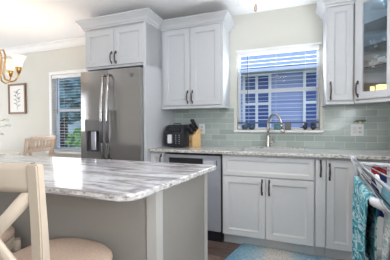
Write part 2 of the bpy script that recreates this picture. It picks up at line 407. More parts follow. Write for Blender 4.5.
MB().box(-4.5, 3.5, HY-.70, HY-.62, 2.275, 2.345, .005).build('fascia', mat('pale gutter paint', (206, 212, 226), .5), nh)
for x0, x1 in ((-1.12, -.58), (.22, .9)):
    fr = MB(); fr.box(x0-.06, x1+.06, HY-.05, HY+.01, .95, 1.0).box(x0-.06, x1+.06, HY-.05, HY+.01, 2.3, 2.36)
    for xx in (x0-.03, (x0+x1)/2, x1+.03): fr.box(xx-.03, xx+.03, HY-.05, HY+.01, 1.0, 2.3)
    fr.box(x0-.06, x1+.06, HY-.045, HY+.01, 1.62, 1.68)
    f = fr.build('window_frame', WHITEP, nh)
    MB().box(x0, x1, HY-.02, HY-.005, 1, 2.3).build('pane', mat('dark blue window pane', (74, 96, 150), .25), f)
def foliage(mb, c, r, n, sc, sz=1):
    for _ in range(n):
        while True:
            p = Vector((random.uniform(-1, 1), random.uniform(-1, 1), random.uniform(-1, 1)))
            if .35 < p.length < 1: break
        p = Vector(c)+Vector((p.x*r, p.y*r, p.z*r*sz))
        a = Vector((random.gauss(0, 1), random.gauss(0, 1), random.gauss(0, 1))).normalized(); b = a.orthogonal().normalized(); a *= sc; b *= sc*.5
        q = [mb.bm.verts.new(p+v) for v in (a, b, -a, -b)]; mb.bm.faces.new(q)
LEAF = [mat('leaves dark', (70, 112, 66), .7, noise=.3, nscale=3), mat('leaves bright', (150, 184, 96), .7, noise=.3, nscale=3), mat('leaves blue green', (130, 164, 166), .7, noise=.3, nscale=3)]
def tree(label, x, y, r, h, k, sz=1.0, trunk=True, n=900):
    t = thing('tree' if trunk else 'garden_shrub', label, 'tree' if trunk else 'shrub', (x, y, -.3))
    mb = MB(); foliage(mb, (0, 0, h), r, n, r*.16, sz); mb.build('foliage', LEAF[k], t)
    MB().tube([(0, 0, 0), (.05, .02, h*.5), (0, 0, h)], [.12*r+.03, .09*r+.02, .03], 8).build('trunk' if trunk else 'stem', mat('bark', (86, 72, 60), .9, noise=.3), t)
tree('tall blue green tree beyond the upper left of the dining window', -9.1, 8.4, 1.5, 3.0, 2)
tree('dark tree beyond the upper right of the dining window', -6.0, 8.4, 1.25, 2.7, 0)
tree('bright green shrub low in the dining window, left one', -5.0, 5.4, .55, .95, 1, .9, False, 700)
tree('yellow green shrub low in the dining window, nearer the refrigerator', -3.85, 4.6, .5, .8, 1, .9, False, 700)
tree('dark green shrub behind the low bright shrubs in the dining window', -5.2, 6.9, .75, 1.1, 0, .9, False, 700)
fm = MB(); 
for i in range(34): fm.box(-13+i*.2, -13+i*.2+.185, 9.9, 9.93, -.3, 1.4)
f_ = fm.build('garden_fence', mat('weathered white fence boards', (196, 206, 214), .8)); tag(f_, 'pale board fence behind the trees outside the dining window', 'fence')

# ---------------------------------------------------------------- wall cabinets
YU = D-.35                     # door face of the wall cabinets
CROWN = [(0, 2.246), (.010, 2.246), (.012, 2.262), (.022, 2.27), (.03, 2.292), (.062, 2.328), (.07, 2.332), (.07, 2.348), (0, 2.348)]
XP = -1.456                    # right face of the refrigerator surround
YF = 2.404                     # front of the refrigerator cabinet
t = thing('refrigerator_cabinet', 'white double door cabinet above the refrigerator with a tall side panel', 'cabinet')
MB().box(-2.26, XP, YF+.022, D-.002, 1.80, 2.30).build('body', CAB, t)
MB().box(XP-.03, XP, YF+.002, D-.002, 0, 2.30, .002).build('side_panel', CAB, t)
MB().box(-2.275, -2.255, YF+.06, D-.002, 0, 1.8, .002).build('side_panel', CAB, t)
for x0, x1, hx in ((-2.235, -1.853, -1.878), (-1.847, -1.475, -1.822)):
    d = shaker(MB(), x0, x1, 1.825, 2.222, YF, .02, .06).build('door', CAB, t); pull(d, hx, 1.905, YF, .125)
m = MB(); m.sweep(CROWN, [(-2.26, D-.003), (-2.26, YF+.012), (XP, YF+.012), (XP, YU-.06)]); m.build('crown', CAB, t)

t = thing('upper_cabinet', 'white two door wall cabinet above the air fryer', 'cabinet')
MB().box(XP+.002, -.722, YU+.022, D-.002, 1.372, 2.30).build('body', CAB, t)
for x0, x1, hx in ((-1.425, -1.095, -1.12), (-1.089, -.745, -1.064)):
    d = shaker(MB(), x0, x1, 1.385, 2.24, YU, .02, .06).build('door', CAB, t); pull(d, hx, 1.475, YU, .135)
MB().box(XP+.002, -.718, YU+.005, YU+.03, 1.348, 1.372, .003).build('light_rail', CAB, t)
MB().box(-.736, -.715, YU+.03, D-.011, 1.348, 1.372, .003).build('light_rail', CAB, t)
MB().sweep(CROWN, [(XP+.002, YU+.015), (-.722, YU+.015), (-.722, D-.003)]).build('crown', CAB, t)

t = thing('upper_cabinet', 'narrow white single door wall cabinet right of the kitchen window', 'cabinet')
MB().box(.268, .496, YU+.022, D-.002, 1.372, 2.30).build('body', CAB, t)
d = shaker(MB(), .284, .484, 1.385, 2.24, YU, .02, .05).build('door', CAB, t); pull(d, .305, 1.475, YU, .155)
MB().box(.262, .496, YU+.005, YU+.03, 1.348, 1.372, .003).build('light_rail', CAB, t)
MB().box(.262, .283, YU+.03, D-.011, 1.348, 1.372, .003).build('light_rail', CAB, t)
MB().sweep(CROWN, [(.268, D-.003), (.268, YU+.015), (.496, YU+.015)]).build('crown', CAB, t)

# diagonal corner cabinet with a glass door
CX, CY = .498, YU+.0
A45 = -math.radians(45)
t = thing('corner_cabinet', 'white diagonal corner wall cabinet with a glass door', 'cabinet', (CX, CY, 0), 0)
ww = .345                       # face width
ex, ey = math.cos(A45)*ww, math.sin(A45)*ww
inner = [(0.0, .02), (ex-.0, ey+.02), (XR-CX-.004, ey+.02), (XR-CX-.004, D-CY-.004), (0.0, D-CY-.004)]
def shell(z0, z1, mb): return mb.prism(inner, z0, z1)
m = MB(); shell(1.372, 1.39, m); shell(2.28, 2.30, m)
m.box(XR-CX-.024, XR-CX-.004, ey+.02, D-CY-.004, 1.39, 2.28).box(0, XR-CX-.024, D-CY-.024, D-CY-.004, 1.39, 2.28)
m.box(0, .018, .024, D-CY-.024, 1.39, 2.28).box(ex, XR-CX-.024, ey+.02, ey+.038, 1.39, 2.28)
m.build('body', CAB, t)
face = bpy.data.objects.new('door', None)
def rot_build(mb, name, mt, par=None):
    bmesh.ops.rotate(mb.bm, verts=mb.bm.verts, cent=(0, 0, 0), matrix=Matrix.Rotation(A45, 3, 'Z'))
    return mb.build(name, mt, par or t)
bpy.data.objects.remove(face)
m = MB(); m.box(0, .022, .0, .02, 1.372, 2.28).box(ww-.022, ww, 0, .02, 1.372, 2.28).box(.022, ww-.022, 0, .02, 2.255, 2.28)
rot_build(m, 'face_frame', CAB)
dr = rot_build(shaker(MB(), .012, ww-.01, 1.385, 2.275, -.012, .02, .06, hole=True), 'door', CAB)
gp = MB().box(.066, ww-.066, .0, .004, 1.44, 2.22); rot_build(gp, 'glass', glass_mat('cabinet glass', (.80, .91, 1), 1.6), dr)  # blue tint stands in for a bluish reflection on the glass
h = MB(); x, z, y, L = .040, 1.475, -.012, .135; hh = L/2
h.tube([(x, y+.002, z-hh*.82), (x, y-.018, z-hh*.80), (x, y-.028, z-hh*.45), (x, y-.031, z), (x, y-.028, z+hh*.45), (x, y-.018, z+hh*.80), (x, y+.002, z+hh*.82)], [.006, .006, .0065, .008, .0065, .006, .006], 8)
for sg in (-1, 1): h.box(x-.008, x+.008, y-.006, y, z+sg*hh*.82-.014, z+sg*hh*.82+.014, .003).ball((x, y-.005, z+sg*hh), .008)
rot_build(h, 'handle', BRONZE, dr)
rot_build(MB().box(-.0, ww, .002, .026, 1.348, 1.372, .003), 'light_rail', CAB)
SHG = glass_mat('shelf glass', (.88, .95, .96))
for z in (1.662, 1.842, 2.042):
    MB().prism([(.025, .06), (ex-.02, ey+.07), (XR-CX-.03, ey+.07), (XR-CX-.03, D-CY-.03), (.025, D-CY-.03)], z, z+.008).build('shelf', SHG, t)
m = MB(); m.sweep(CROWN, [(0, .015), (ex, ey+.015), (XR-CX-.004, ey+.015)]); m.build('crown', CAB, t)

l = bpy.data.lights.new('cabinet_fill', 'POINT'); l.energy = .35; l.color = (.86, .94, 1); l.shadow_soft_size = .03  # unseen fill lamp added to brighten the inside of the glass cabinet
lo = bpy.data.objects.new('cabinet_fill_light', l); COL.objects.link(lo); lo.location = (.74, 2.80, 2.24)
MB().lathe([(.035, 2.266), (.035, 2.279)], .74-CX, 2.80-CY).build('added_lamp_disc', WHITEP, t)  # made-up disc to go with the added fill lamp
# display pieces in the corner cabinet
PORC = mat('white porcelain', (232, 230, 224), .3); TEALG = mat('pale aqua glass', (150, 190, 205), .1, Transmission_Weight=.3)
def coral(x, y, z, r, label):
    m = MB()
    for k in range(9):
        a = k*2*PI/9+random.uniform(-.2, .2); l = random.uniform(.6, 1)*r
        m.tube([(0, 0, 0), (math.cos(a)*l*.5, math.sin(a)*l*.5, l*.5), (math.cos(a)*l*.8, math.sin(a)*l*.8, l*1.0)], [.012, .009, .004], 6)
    m.lathe([(r*.45, 0), (r*.4, .01), (.012, .02)])
    tag(m.build('coral_ornament', PORC, loc=(x, y, z)), label, 'ornament')
coral(.66, 2.76, 1.851, .07, 'small white coral ornament on the middle glass shelf of the corner cabinet, left one')
coral(.76, 2.74, 1.851, .085, 'bigger white coral ornament on the middle glass shelf of the corner cabinet')
coral(.64, 2.74, 1.671, .055, 'white coral ornament on the lower glass shelf of the corner cabinet')
m = MB(); m.ball((0, 0, .05), .045, 1.3, .6, .55).ball((-.055, 0, .075), .018).tube([(-.07, 0, .075), (-.095, 0, .072)], [.006, .001], 6)
m.tube([(.05, 0, .055), (.1, 0, .075)], [.02, .005], 8, flat=.4); m.lathe([(.03, 0), (.03, .006), (.006, .012), (.006, .03)])
b = m.build('shore_bird_figurine', PORC, loc=(.72, 2.70, 1.671)); tag(b, 'white shore bird figurine with dark wing on the lower glass shelf of the corner cabinet', 'figurine')
MB().ball((.03, -.018, .056), .036, 1.3, .35, .45).build('wing', mat('brown feather paint', (120, 104, 80), .6), b)
m = MB(); m.lathe([(.028, 0), (.03, .004), (.006, .012), (.005, .06), (.012, .075), (.05, .12), (.062, .17), (.060, .17), (.045, .12), (.004, .078)])
tag(m.build('aqua_goblet', TEALG, loc=(.76, 2.70, 2.051)), 'pale aqua glass goblet on the top right of the corner cabinet', 'glass')
m = MB(); m.lathe([(.04, 0), (.05, .01), (.07, .05), (.075, .09), (.072, .09), (.06, .045), (0.001, .012)])
for k in range(2): m.ball((-.03+.05*k, 0, .10), .03, .5, .3, 1.5)
tag(m.build('aqua_shell_dish', mat('aqua white ceramic', (176, 200, 204), .3), loc=(.80, 2.76, 1.3915)), 'aqua and white dish with upright shells at the bottom of the corner cabinet', 'dish')
GL = glow('candle glow', (255, 190, 110), 2.5)
for (x, y, r, lb) in ((.625, 2.70, .015, 'tiny lit votive candle at the bottom left of the glass cabinet'), (.69, 2.70, .035, 'wide lit votive candle glowing orange in the glass cabinet'), (.78, 2.64, .012, 'small lit votive candle at the bottom right of the glass cabinet')):
    q = MB().lathe([(r, 0), (r*1.05, .09+r*.6), (r*.95, .09+r*.6), (r*.9, .01)]).build('votive_candle', GL, loc=(x, y, 1.391)); tag(q, lb, 'candle')

# ---------------------------------------------------------------- base cabinets
YB = D-.61; ZT = .884
def carcass(mb, x0, x1): return mb.box(x0, x1, YB+.022, D-.004, .105, ZT).box(x0, x1, YB+.08, D-.004, 0, .105)
t = thing('base_cabinet', 'narrow base cabinet between the refrigerator panel and the dishwasher', 'cabinet')
carcass(MB(), XP+.002, -1.292).build('body', LOWER, t)
d = shaker(MB(), XP+.006, -1.296, .112, .865, YB, .02, .04).build('door', LOWER, t); pull(d, -1.318, .80, YB, .11)

t = thing('dishwasher', 'stainless steel dishwasher left of the sink cabinet', 'dishwasher')
MB().box(-1.287, -.672, YB+.03, D-.01, .105, .868).build('body', DARK, t)
m = MB(); m.box(-1.284, -.675, YB-.004, YB+.025, .12, .735, .004); SATIN = mat('satin steel', (172, 174, 182), .42, .35); dd = m.build('door', SATIN, t)
cp = MB().box(-1.284, -.675, YB-.004, YB+.025, .83, .862, .003).box(-1.284, -1.235, YB-.004, YB+.025, .738, .83).box(-.855, -.675, YB-.004, YB+.025, .738, .83).build('control_panel', SATIN, t)
MB().box(-1.235, -.855, YB+.018, YB+.026, .735, .832).build('pocket_handle', mat('charcoal metal', (66, 66, 70), .35, .6), t)
MB().box(-.845, -.74, YB-.006, YB-.003, .768, .812, .001).build('display', mat('silver label', (190, 190, 196), .3), t)
MB().box(-.715, -.708, YB-.0055, YB-.003, .765, .818).build('status_light', DARK, t)
MB().box(-1.284, -.675, YB+.05, YB+.06, .0, .112).build('toe_kick', BLACK, t)

t = thing('sink_cabinet', 'white two door base cabinet with a false drawer front under the sink', 'cabinet')
m = MB(); X0, X1 = -.662, .160
m.box(X0, X0+.02, YB+.022, D-.004, .105, ZT).box(X1-.02, X1, YB+.022, D-.004, .105, ZT).box(X0+.02, X1-.02, YB+.022, D-.004, .105, .125)
m.box(X0+.02, X1-.02, YB+.022, YB+.04, .125, ZT).box(X0+.02, X1-.02, D-.02, D-.004, .125, ZT).box(X0, X1, YB+.08, D-.004, 0, .105)
m.build('body', LOWER, t)
shaker(MB(), X0+.01, X1-.008, .684, .866, YB, .02, .036).build('drawer_front', LOWER, t)
for x0, x1, hx in ((X0+.01, -.2535, -.283), (-.2485, X1-.008, -.219)):
    d = shaker(MB(), x0, x1, .112, .674, YB, .02, .056).build('door', LOWER, t); pull(d, hx, .59, YB, .135)

t = thing('pull_out_cabinet', 'very narrow base cabinet with one upright handle right of the sink cabinet', 'cabinet')
carcass(MB(), .162, .246).build('body', LOWER, t)
m = MB(); m.box(.165, .243, YB, YB+.02, .112, .862, .003); d = m.build('door', LOWER, t); pull(d, .204, .79, YB, .135)
t = thing('base_cabinet', 'single door base cabinet partly hidden by the drying rack', 'cabinet')
carcass(MB(), .248, .47).build('body', LOWER, t)
d = shaker(MB(), .25, .466, .112, .862, YB, .02, .055).build('door', LOWER, t); pull(d, .272, .765, YB, .135)
t = thing('base_cabinet', 'plain corner base cabinet behind the drying rack', 'cabinet')
carcass(MB(), .472, XR-.004).build('body', LOWER, t)
shaker(MB(), .476, XR-.01, .112, .862, YB, .02, .055).build('door', LOWER, t)

# worktop with the sink cut-out
SX0, SX1, SY0, SY1 = -.53, .10, 2.535, 2.85
t = thing('worktop', 'white and grey stone worktop running under the window', 'worktop')
m = MB(); yf = D-.65; xa, xb = XP+.001, XR-.003; z0, z1 = .8855, .914
m.box(xa, SX0, yf+.012, D-.01, z0, z1).box(SX1, xb, yf+.012, D-.01, z0, z1).box(SX0, SX1, yf+.012, SY0, z0, z1).box(SX0, SX1, SY1, D-.01, z0, z1)
m.build('slab', STONE2, t)
m = MB(); m.box(xa, xb, yf, yf+.016, z0, z1, .006, 3); m.build('edge', EDGE, t)
t = thing('sink', 'steel undermount sink below the kitchen window', 'sink')
m = MB(); e = .012
m.box(SX0+.002, SX0+e, SY0+.002, SY1-.002, .70, .9135).box(SX1-e, SX1-.002, SY0+.002, SY1-.002, .70, .9135).box(SX0+e, SX1-e, SY0+.002, SY0+e, .70, .9135).box(SX0+e, SX1-e, SY1-e, SY1-.002, .70, .9135).box(SX0+.002, SX1-.002, SY0+.002, SY1-.002, .69, .70)
m.build('basin', mat('light satin steel', (200, 200, 202), .4, .3), t); MB().lathe([(.04, .7005), (.04, .704), (.01, .704)], -.2, 2.72).build('drain', CHROME, t)
MB().prism([(SX0+.07, SY1-.001), (SX1-.02, SY1-.001), (SX1-.02, SY1+.006), (SX0+.07, SY1+.006)], .9145, .93).build('stone_rim', EDGE, t)

t = thing('faucet', 'brushed nickel gooseneck faucet with a pull down spray head', 'faucet', (-.275, 2.975, .914))
m = MB(); m.lathe([(.033, .0005), (.033, .006), (.026, .012), (.024, .11), (.019, .135), (.014, .14)])
m.build('base', NICKEL, t)
dx = Vector((.72, -.69, 0)); pts = [Vector((0, 0, .13)), Vector((0, 0, .21))]
for k in range(0, 11):
    a = PI-k*PI*1.02/10; pts.append(Vector((0, 0, .258))+dx*(.1+.1*math.cos(a))+Vector((0, 0, .098*math.sin(a))))
m = MB(); m.tube(pts, .014, 12); m.build('spout', NICKEL, t)
e0 = pts[-1]; m = MB(); m.tube([e0+Vector((0, 0, .005)), e0-Vector((0, 0, .02))+dx*.004, e0-Vector((0, 0, .07))+dx*.018, e0-Vector((0, 0, .09))+dx*.022], [.014, .016, .02, .019], 12)
m.build('spray_head', NICKEL, t)
m = MB(); m.tube([e0-Vector((0, 0, .02))+dx*.004-Vector((.0, .014, 0)), e0-Vector((0, 0, .05))+dx*.012-Vector((.0, .018, 0))], .006, 8); m.build('spray_button', BLACK, t)
m = MB(); m.tube([(.02, -.005, .062), (.055, -.02, .062), (.062, -.022, .066)], [.017, .017, .012], 10)
m.tube([(.056, -.02, .07), (.045, -.02, .11), (.03, -.02, .135)], [.006, .005, .005], 8); m.build('lever', NICKEL, t)

# ---------------------------------------------------------------- refrigerator
FX0, FX1, FY = -2.262, -1.487, 2.335; FZ = 1.762; XS = -1.888
t = thing('refrigerator', 'stainless steel french door refrigerator with a dispenser in its left door', 'refrigerator')
MB().box(FX0+.01, FX1-.004, FY+.075, D-.05, .02, FZ-.012).build('body', mat('dark grey cabinet steel', (70, 70, 74), .4, .5), t)
def curved_door(x0, x1, z0, z1, cut=None):
    m = MB(); n = 10
    poly = [(x0, FY+.07)]+[(x0+(x1-x0)*i/n, FY+.012-.012*math.sin(PI*i/n)) for i in range(n+1)]+[(x1, FY+.07)]
    m.prism(poly, z0, z1, .0); return m
ZS = .70
DX0, DX1, DZ0, DZ1 = -2.185, -1.99, .86, 1.10       # dispenser recess
m = curved_door(FX0, XS-.002, DZ1+.0, FZ)
m2 = MB(); 
for a_, b_, c_, d_ in ((FX0, DX0, DZ0, DZ1), (DX1, XS-.002, DZ0, DZ1), (FX0, XS-.002, ZS+.003, DZ0)):
    m.box(a_, b_, FY+.004, FY+.07, c_, d_)
ld = m.build('door', STEEL, t)
rd = curved_door(XS+.002, FX1, ZS+.003, FZ).build('door', STEEL, t)
curved_door(FX0, FX1, .05, ZS-.003).build('freezer_drawer', STEEL, t)
m = MB(); m.box(DX0, DX1, FY+.05, FY+.068, DZ0, DZ1).box(DX0, DX0+.006, FY+.002, FY+.05, DZ0, DZ1).box(DX1-.006, DX1, FY+.002, FY+.05, DZ0, DZ1).box(DX0, DX1, FY-.006, FY+.05, DZ0, DZ0+.018)
dp = m.build('dispenser', mat('dispenser grey', (104, 104, 108), .35, .4), ld)
MB().box(DX0-.006, DX1+.006, FY-.012, FY+.05, DZ1, DZ1+.13, .004).build('control_panel', mat('dispenser control grey', (112, 110, 112), .3, .5), ld)
MB().box(DX0+.055, DX1-.075, FY+.012, FY+.04, DZ0+.03, DZ1-.0, .006).build('paddle', mat('silver paddle', (170, 170, 178), .3, .7), ld)
for x, dr_ in ((XS-.036, ld), (XS+.036, rd)):
    m = MB(); za, zb = .80, 1.70; pts = [(x, FY+.005, zb)]
    for k in range(13):
        s_ = k/12; pts.append((x, FY-.028-.034*math.sin(PI*s_), zb-.005-(zb-za-.01)*s_))
    pts.append((x, FY+.005, za)); m.tube(pts, .0145, 10); hd = m.build('handle', CHROME, dr_)
    MB().tube([(x, FY-.052, 1.33), (x, FY-.063, 1.12), (x, FY-.058, .98)], .0172, 10).build('grip', GREYP, hd)
    MB().ball((x, FY-.034, 1.67), .013).build('end_cap', BRASS, hd)
bx, bz = -1.583, 1.688
m = MB(); m.tube([(bx+.021*math.cos(a), FY-.0005, bz+.021*math.sin(a)) for a in [k*2*PI/20 for k in range(21)]], .0022, 6)
bd = m.build('badge', mat('badge grey', (110, 112, 120), .3, .7), rd)
tcv = bpy.data.curves.new('letters', 'FONT'); tcv.body = 'GE'; tcv.size = .024; tcv.extrude = .0005; tcv.align_x = 'CENTER'; tcv.align_y = 'CENTER'
to = bpy.data.objects.new('tmp', tcv); COL.objects.link(to); bpy.context.view_layer.update()
me = bpy.data.meshes.new_from_object(to.evaluated_get(bpy.context.evaluated_depsgraph_get())); bpy.data.objects.remove(to)
me.materials.append(MATS['badge grey']); lo = bpy.data.objects.new('letters', me); COL.objects.link(lo); lo.parent = bd
lo.rotation_euler = (PI/2, 0, 0); lo.location = (bx, FY-.001, bz)

# ---------------------------------------------------------------- things on the worktop
t = thing('air_fryer', 'black air fryer with a silver handled basket beside the knife block', 'air fryer', (-1.258, 2.79, .9145), .0)
m = MB(); w2_, d2 = .11, .13
m.prism([(-d2, .006), (d2, .006), (d2, .235), (d2-.03, .252), (-.05, .252), (-d2+.01, .228), (-d2-.005, .175)], -w2_, w2_, axis='x'); bd = m.build('body', BLACK, t)
md = bd.modifiers.new('b', 'BEVEL'); md.width = .014; md.segments = 3
m = MB(); m.box(-.105, .105, -d2-.012, -d2+.004, .025, .165, .006, 2); bk = m.build('basket', mat('black gloss', (34, 36, 42), .2), t)
m = MB(); m.box(-.058, -.012, -d2-.045, -d2-.012, .05, .145, .006, 2); m.build('handle', mat('silver handle', (214, 213, 214), .3, .0), bk)
MB().prism([(-d2-.006, .182), (-d2+.008, .233), (-d2+.0, .234), (-d2-.014, .182)], -.09, .09, axis='x').build('control_panel', mat('black glass', (14, 16, 24), .06), t)
for i in range(2):
    for j in range(5): MB().ball((.03+i*.04, -d2-.0125, .05+j*.022), .005, 1, .4, 1, 8).build('indicator_dot', mat('pale print', (170, 180, 190), .5), bk)
MB().tube([(-.05, -.02, .251), (-.05, -.02, .264), (.04, -.02, .264), (.04, -.02, .251)], .006, 8).build('vent_cover', mat('black gloss', 0), t)

t = thing('knife_block', 'light maple knife block beside the black air fryer', 'knife block', (-1.075, 2.84, .9145), -.6)
m = MB(); m.prism([(-.06, 0), (.06, 0), (.06, .20), (.03, .21), (-.06, .12)], -.036, .036, axis='x'); kb = m.build('block', BLOCKW, t)
kb.modifiers.new('b', 'BEVEL').width = .004
MB().lathe([(.012, 0), (.012, .002)], seg=16).build('maker_mark', mat('dark print', (90, 66, 44), .6), t).matrix_local = Matrix.Translation((0, -.0605, .06)) @ Matrix.Rotation(PI/2, 4, 'X')
KH = mat('black knife handle', (24, 24, 28), .4)
RT = Matrix.Rotation(math.radians(28), 3, 'X')
kp = [(-.024, -.045, 1), (0, -.045, 2), (.024, -.045, 3), (-.024, -.005, 4), (0.0, -.005, 5), (.024, -.005, 6), (-.02, .03, 7), (.02, .03, 8)]
ca, sa = math.cos(-.6), math.sin(-.6)
for i, (x, y, k) in enumerate(kp):
    zt = .12+(y*.85+.06)*1.0+.004; L = .085+.01*(i//3)+(.02 if i > 5 else 0)
    m = MB(); dv = Matrix.Rotation(-.6, 3, 'Z') @ Vector((0, -.55, .83)); p = Vector((0, 0, 0))
    m.tube([p, p+dv*.01, p+dv*L*.6, p+dv*L], [.006, .010, .011, .012], 8, flat=1.3)
    k_ = m.build('kitchen_knife', KH, loc=(-1.075+x*ca-y*.85*sa, 2.84+x*sa+y*.85*ca, .9145+zt))
    tag(k_, 'black handled knife standing in the maple knife block', 'knife', 'knives in the knife block')

def wall_plate(name, label, x0, x1, z0, z1, slots):
    t = thing(name, label, name.split('_')[-1] if name != 'wall_outlet' else 'outlet')
    MB().box(x0, x1, D-.016, D-.0095, z0, z1, .003, 2).build('plate', WHITEP, t)
    for kind, x in slots:
        if kind == 'rocker': MB().box(x-.017, x+.017, D-.020, D-.016, (z0+z1)/2-.034, (z0+z1)/2+.034, .002).build('rocker', mat('switch white', (214, 214, 212), .3), t)
        else:
            for s_ in (-1, 1):
                zz = (z0+z1)/2+s_*.02
                q = MB(); q.box(x-.016, x+.016, D-.0185, D-.016, zz-.014, zz+.014, .002); q = q.build('socket', mat('switch white', (214, 214, 212), .3), t)
                h = MB(); h.box(x-.008, x-.005, D-.0192, D-.0184, zz-.004, zz+.007).box(x+.005, x+.008, D-.0192, D-.0184, zz-.004, zz+.007); h.build('slots', DARK, q)
    return t
wall_plate('wall_outlet', 'white single outlet on the tile right of the knife block', -1.11, -1.033, 1.055, 1.178, [('outlet', -1.0715)])
wp = wall_plate('light_switch', 'white double wall plate on the tile right of the window', .527, .642, 1.045, 1.165, [('rocker', .561), ('outlet', .609)])
t = thing('air_plant', 'small green flower sprig standing on top of the double wall plate', 'plant', (.607, D-.02, 1.166))
m = MB()
for k in range(9):
    a = k*2*PI/9; m.tube([(0, 0, .012), (math.cos(a)*.03, math.sin(a)*.010-.004, .034), (math.cos(a)*.058, math.sin(a)*.014-.006, .030+.014*math.sin(k))], [.006, .011, .002], 6, flat=.6)
m.build('leaves', mat('sprig green', (92, 118, 72), .6), t)
MB().ball((0, -.01, .022), .014, 1, .8, .8).build('flower', mat('pale yellow petals', (220, 214, 160), .6), t)
MB().lathe([(.01, .0005), (.012, .018)]).build('pot', WHITEP, t)

t = thing('electric_kettle', 'white rounded electric kettle in the corner of the worktop', 'kettle', (.885, 2.82, .9145), .2)
MB().lathe([(.088, .0), (.092, .01), (.09, .10), (.078, .20), (.062, .245), (.03, .262), (.001, .266)], seg=28).build('body', WHITEP, t)
MB().tube([(.07, 0, .23), (.125, 0, .215), (.14, 0, .15), (.12, 0, .06), (.085, 0, .04)], .011, 10).build('handle', GREYP, t)
MB().lathe([(.012, .262), (.010, .272), (.016, .284), (.001, .290)]).build('lid_knob', GREYP, t)
MB().box(-.01, .0, -.094, -.084, .17, .205, .002).build('gauge', DARK, t)

# window ledge
ZL = KW[2]+.0005
def globe(x, r, label, c):
    m = MB(); m.lathe([(r*.5, 0), (r*.85, r*.35), (r, r*.95), (r*.85, r*1.5), (r*.45, r*1.85), (r*.40, r*1.8), (0.001, r*1.2)], seg=20)
    tag(m.build('round_vase', mat('mottled teal glaze', c, .35, noise=.35, nscale=60), loc=(x, D-.003, ZL)), label, 'vase')
globe(-.545, .036, 'round dark teal pot on the window ledge, nearest the left window edge', (66, 88, 96))
globe(-.465, .035, 'round dark teal pot on the window ledge, nearer the faucet of the two', (66, 88, 96))
m = MB(); m.box(-.045, .045, -.018, .018, .0, .068, .006, 2).ball((0, -.018, .04), .018, 1, .4, 1)
tag(m.build('ceramic_dish', mat('sea green glaze', (84, 132, 138), .3, noise=.3, nscale=50), loc=(-.18, D+.002, ZL)), 'sea green ceramic box on the ledge behind the faucet spout', 'ornament')
m = MB(); m.box(-.034, .034, -.02, .02, .0, .075, .004)
tag(m.build('tin_box', mat('dull grey tin', (108, 108, 108), .5), loc=(-.075, D+.002, ZL)), 'dull grey box on the ledge right of the spray head', 'box')
for x, s, lb in ((.10, -1, 'small dark bird figurine on the ledge with its beak to the left'), (.178, 1, 'small dark bird figurine on the ledge with its beak to the right')):
    m = MB(); m.ball((0, 0, .034), .026, 1.0, .7, 1.05).ball((-s*.006, 0, .066), .015)
    m.tube([(s*.006, 0, .066), (s*.008, 0, .07)], .01, 8).tube([(s*.012, 0, .034), (s*.045, 0, .024), (s*.062, 0, .034)], [.014, .007, .002], 8, flat=.5)
    m.tube([(-s*.018, 0, .067), (-s*.03, 0, .064)], [.005, .001], 6).lathe([(.014, 0), (.010, .012)])
    tag(m.build('bird_figurine', mat('dark pewter', (50, 50, 56), .4), loc=(x, D-.004, ZL)), lb, 'figurine')

# ---------------------------------------------------------------- island
t = thing('kitchen_island', 'grey panelled kitchen island body under the stone top', 'island')
yN = 1.0; XI = -3.6
poly = [(XI, yN+.006), (-.566, yN+.006), (-.524, 1.585), (XI, 1.585)]
MB().prism(poly, 0, .885).build('body', ISLE, t)
MB().prism([(-.606, yN), (-.558, yN), (-.553, yN+.05), (-.606, yN+.05)], .0, .8855).build('corner_trim', mat('light trim paint', (180, 177, 172), .45), t)
MB().prism([(-.533, 1.55), (-.5205, 1.55), (-.5185, 1.588), (-.533, 1.588)], .0, .8855).build('corner_trim', MATS['light trim paint'], t)
t = thing('island_top', 'veined white and grey stone top of the kitchen island', 'countertop')
m = MB(); c0 = (-.548, .808); c1 = (-.452, 1.60)
top = [(XI-.03, .808), (-.61, .808), (-.575, .814), (-.553, .832), (-.543, .862), (-.456, 1.57), (-.462, 1.592), (-.48, 1.602), (XI-.03, 1.602)]
m.prism(top, .886, .914, .007, 3, mi_side=1); m.build('slab', [STONE, EDGE], t)

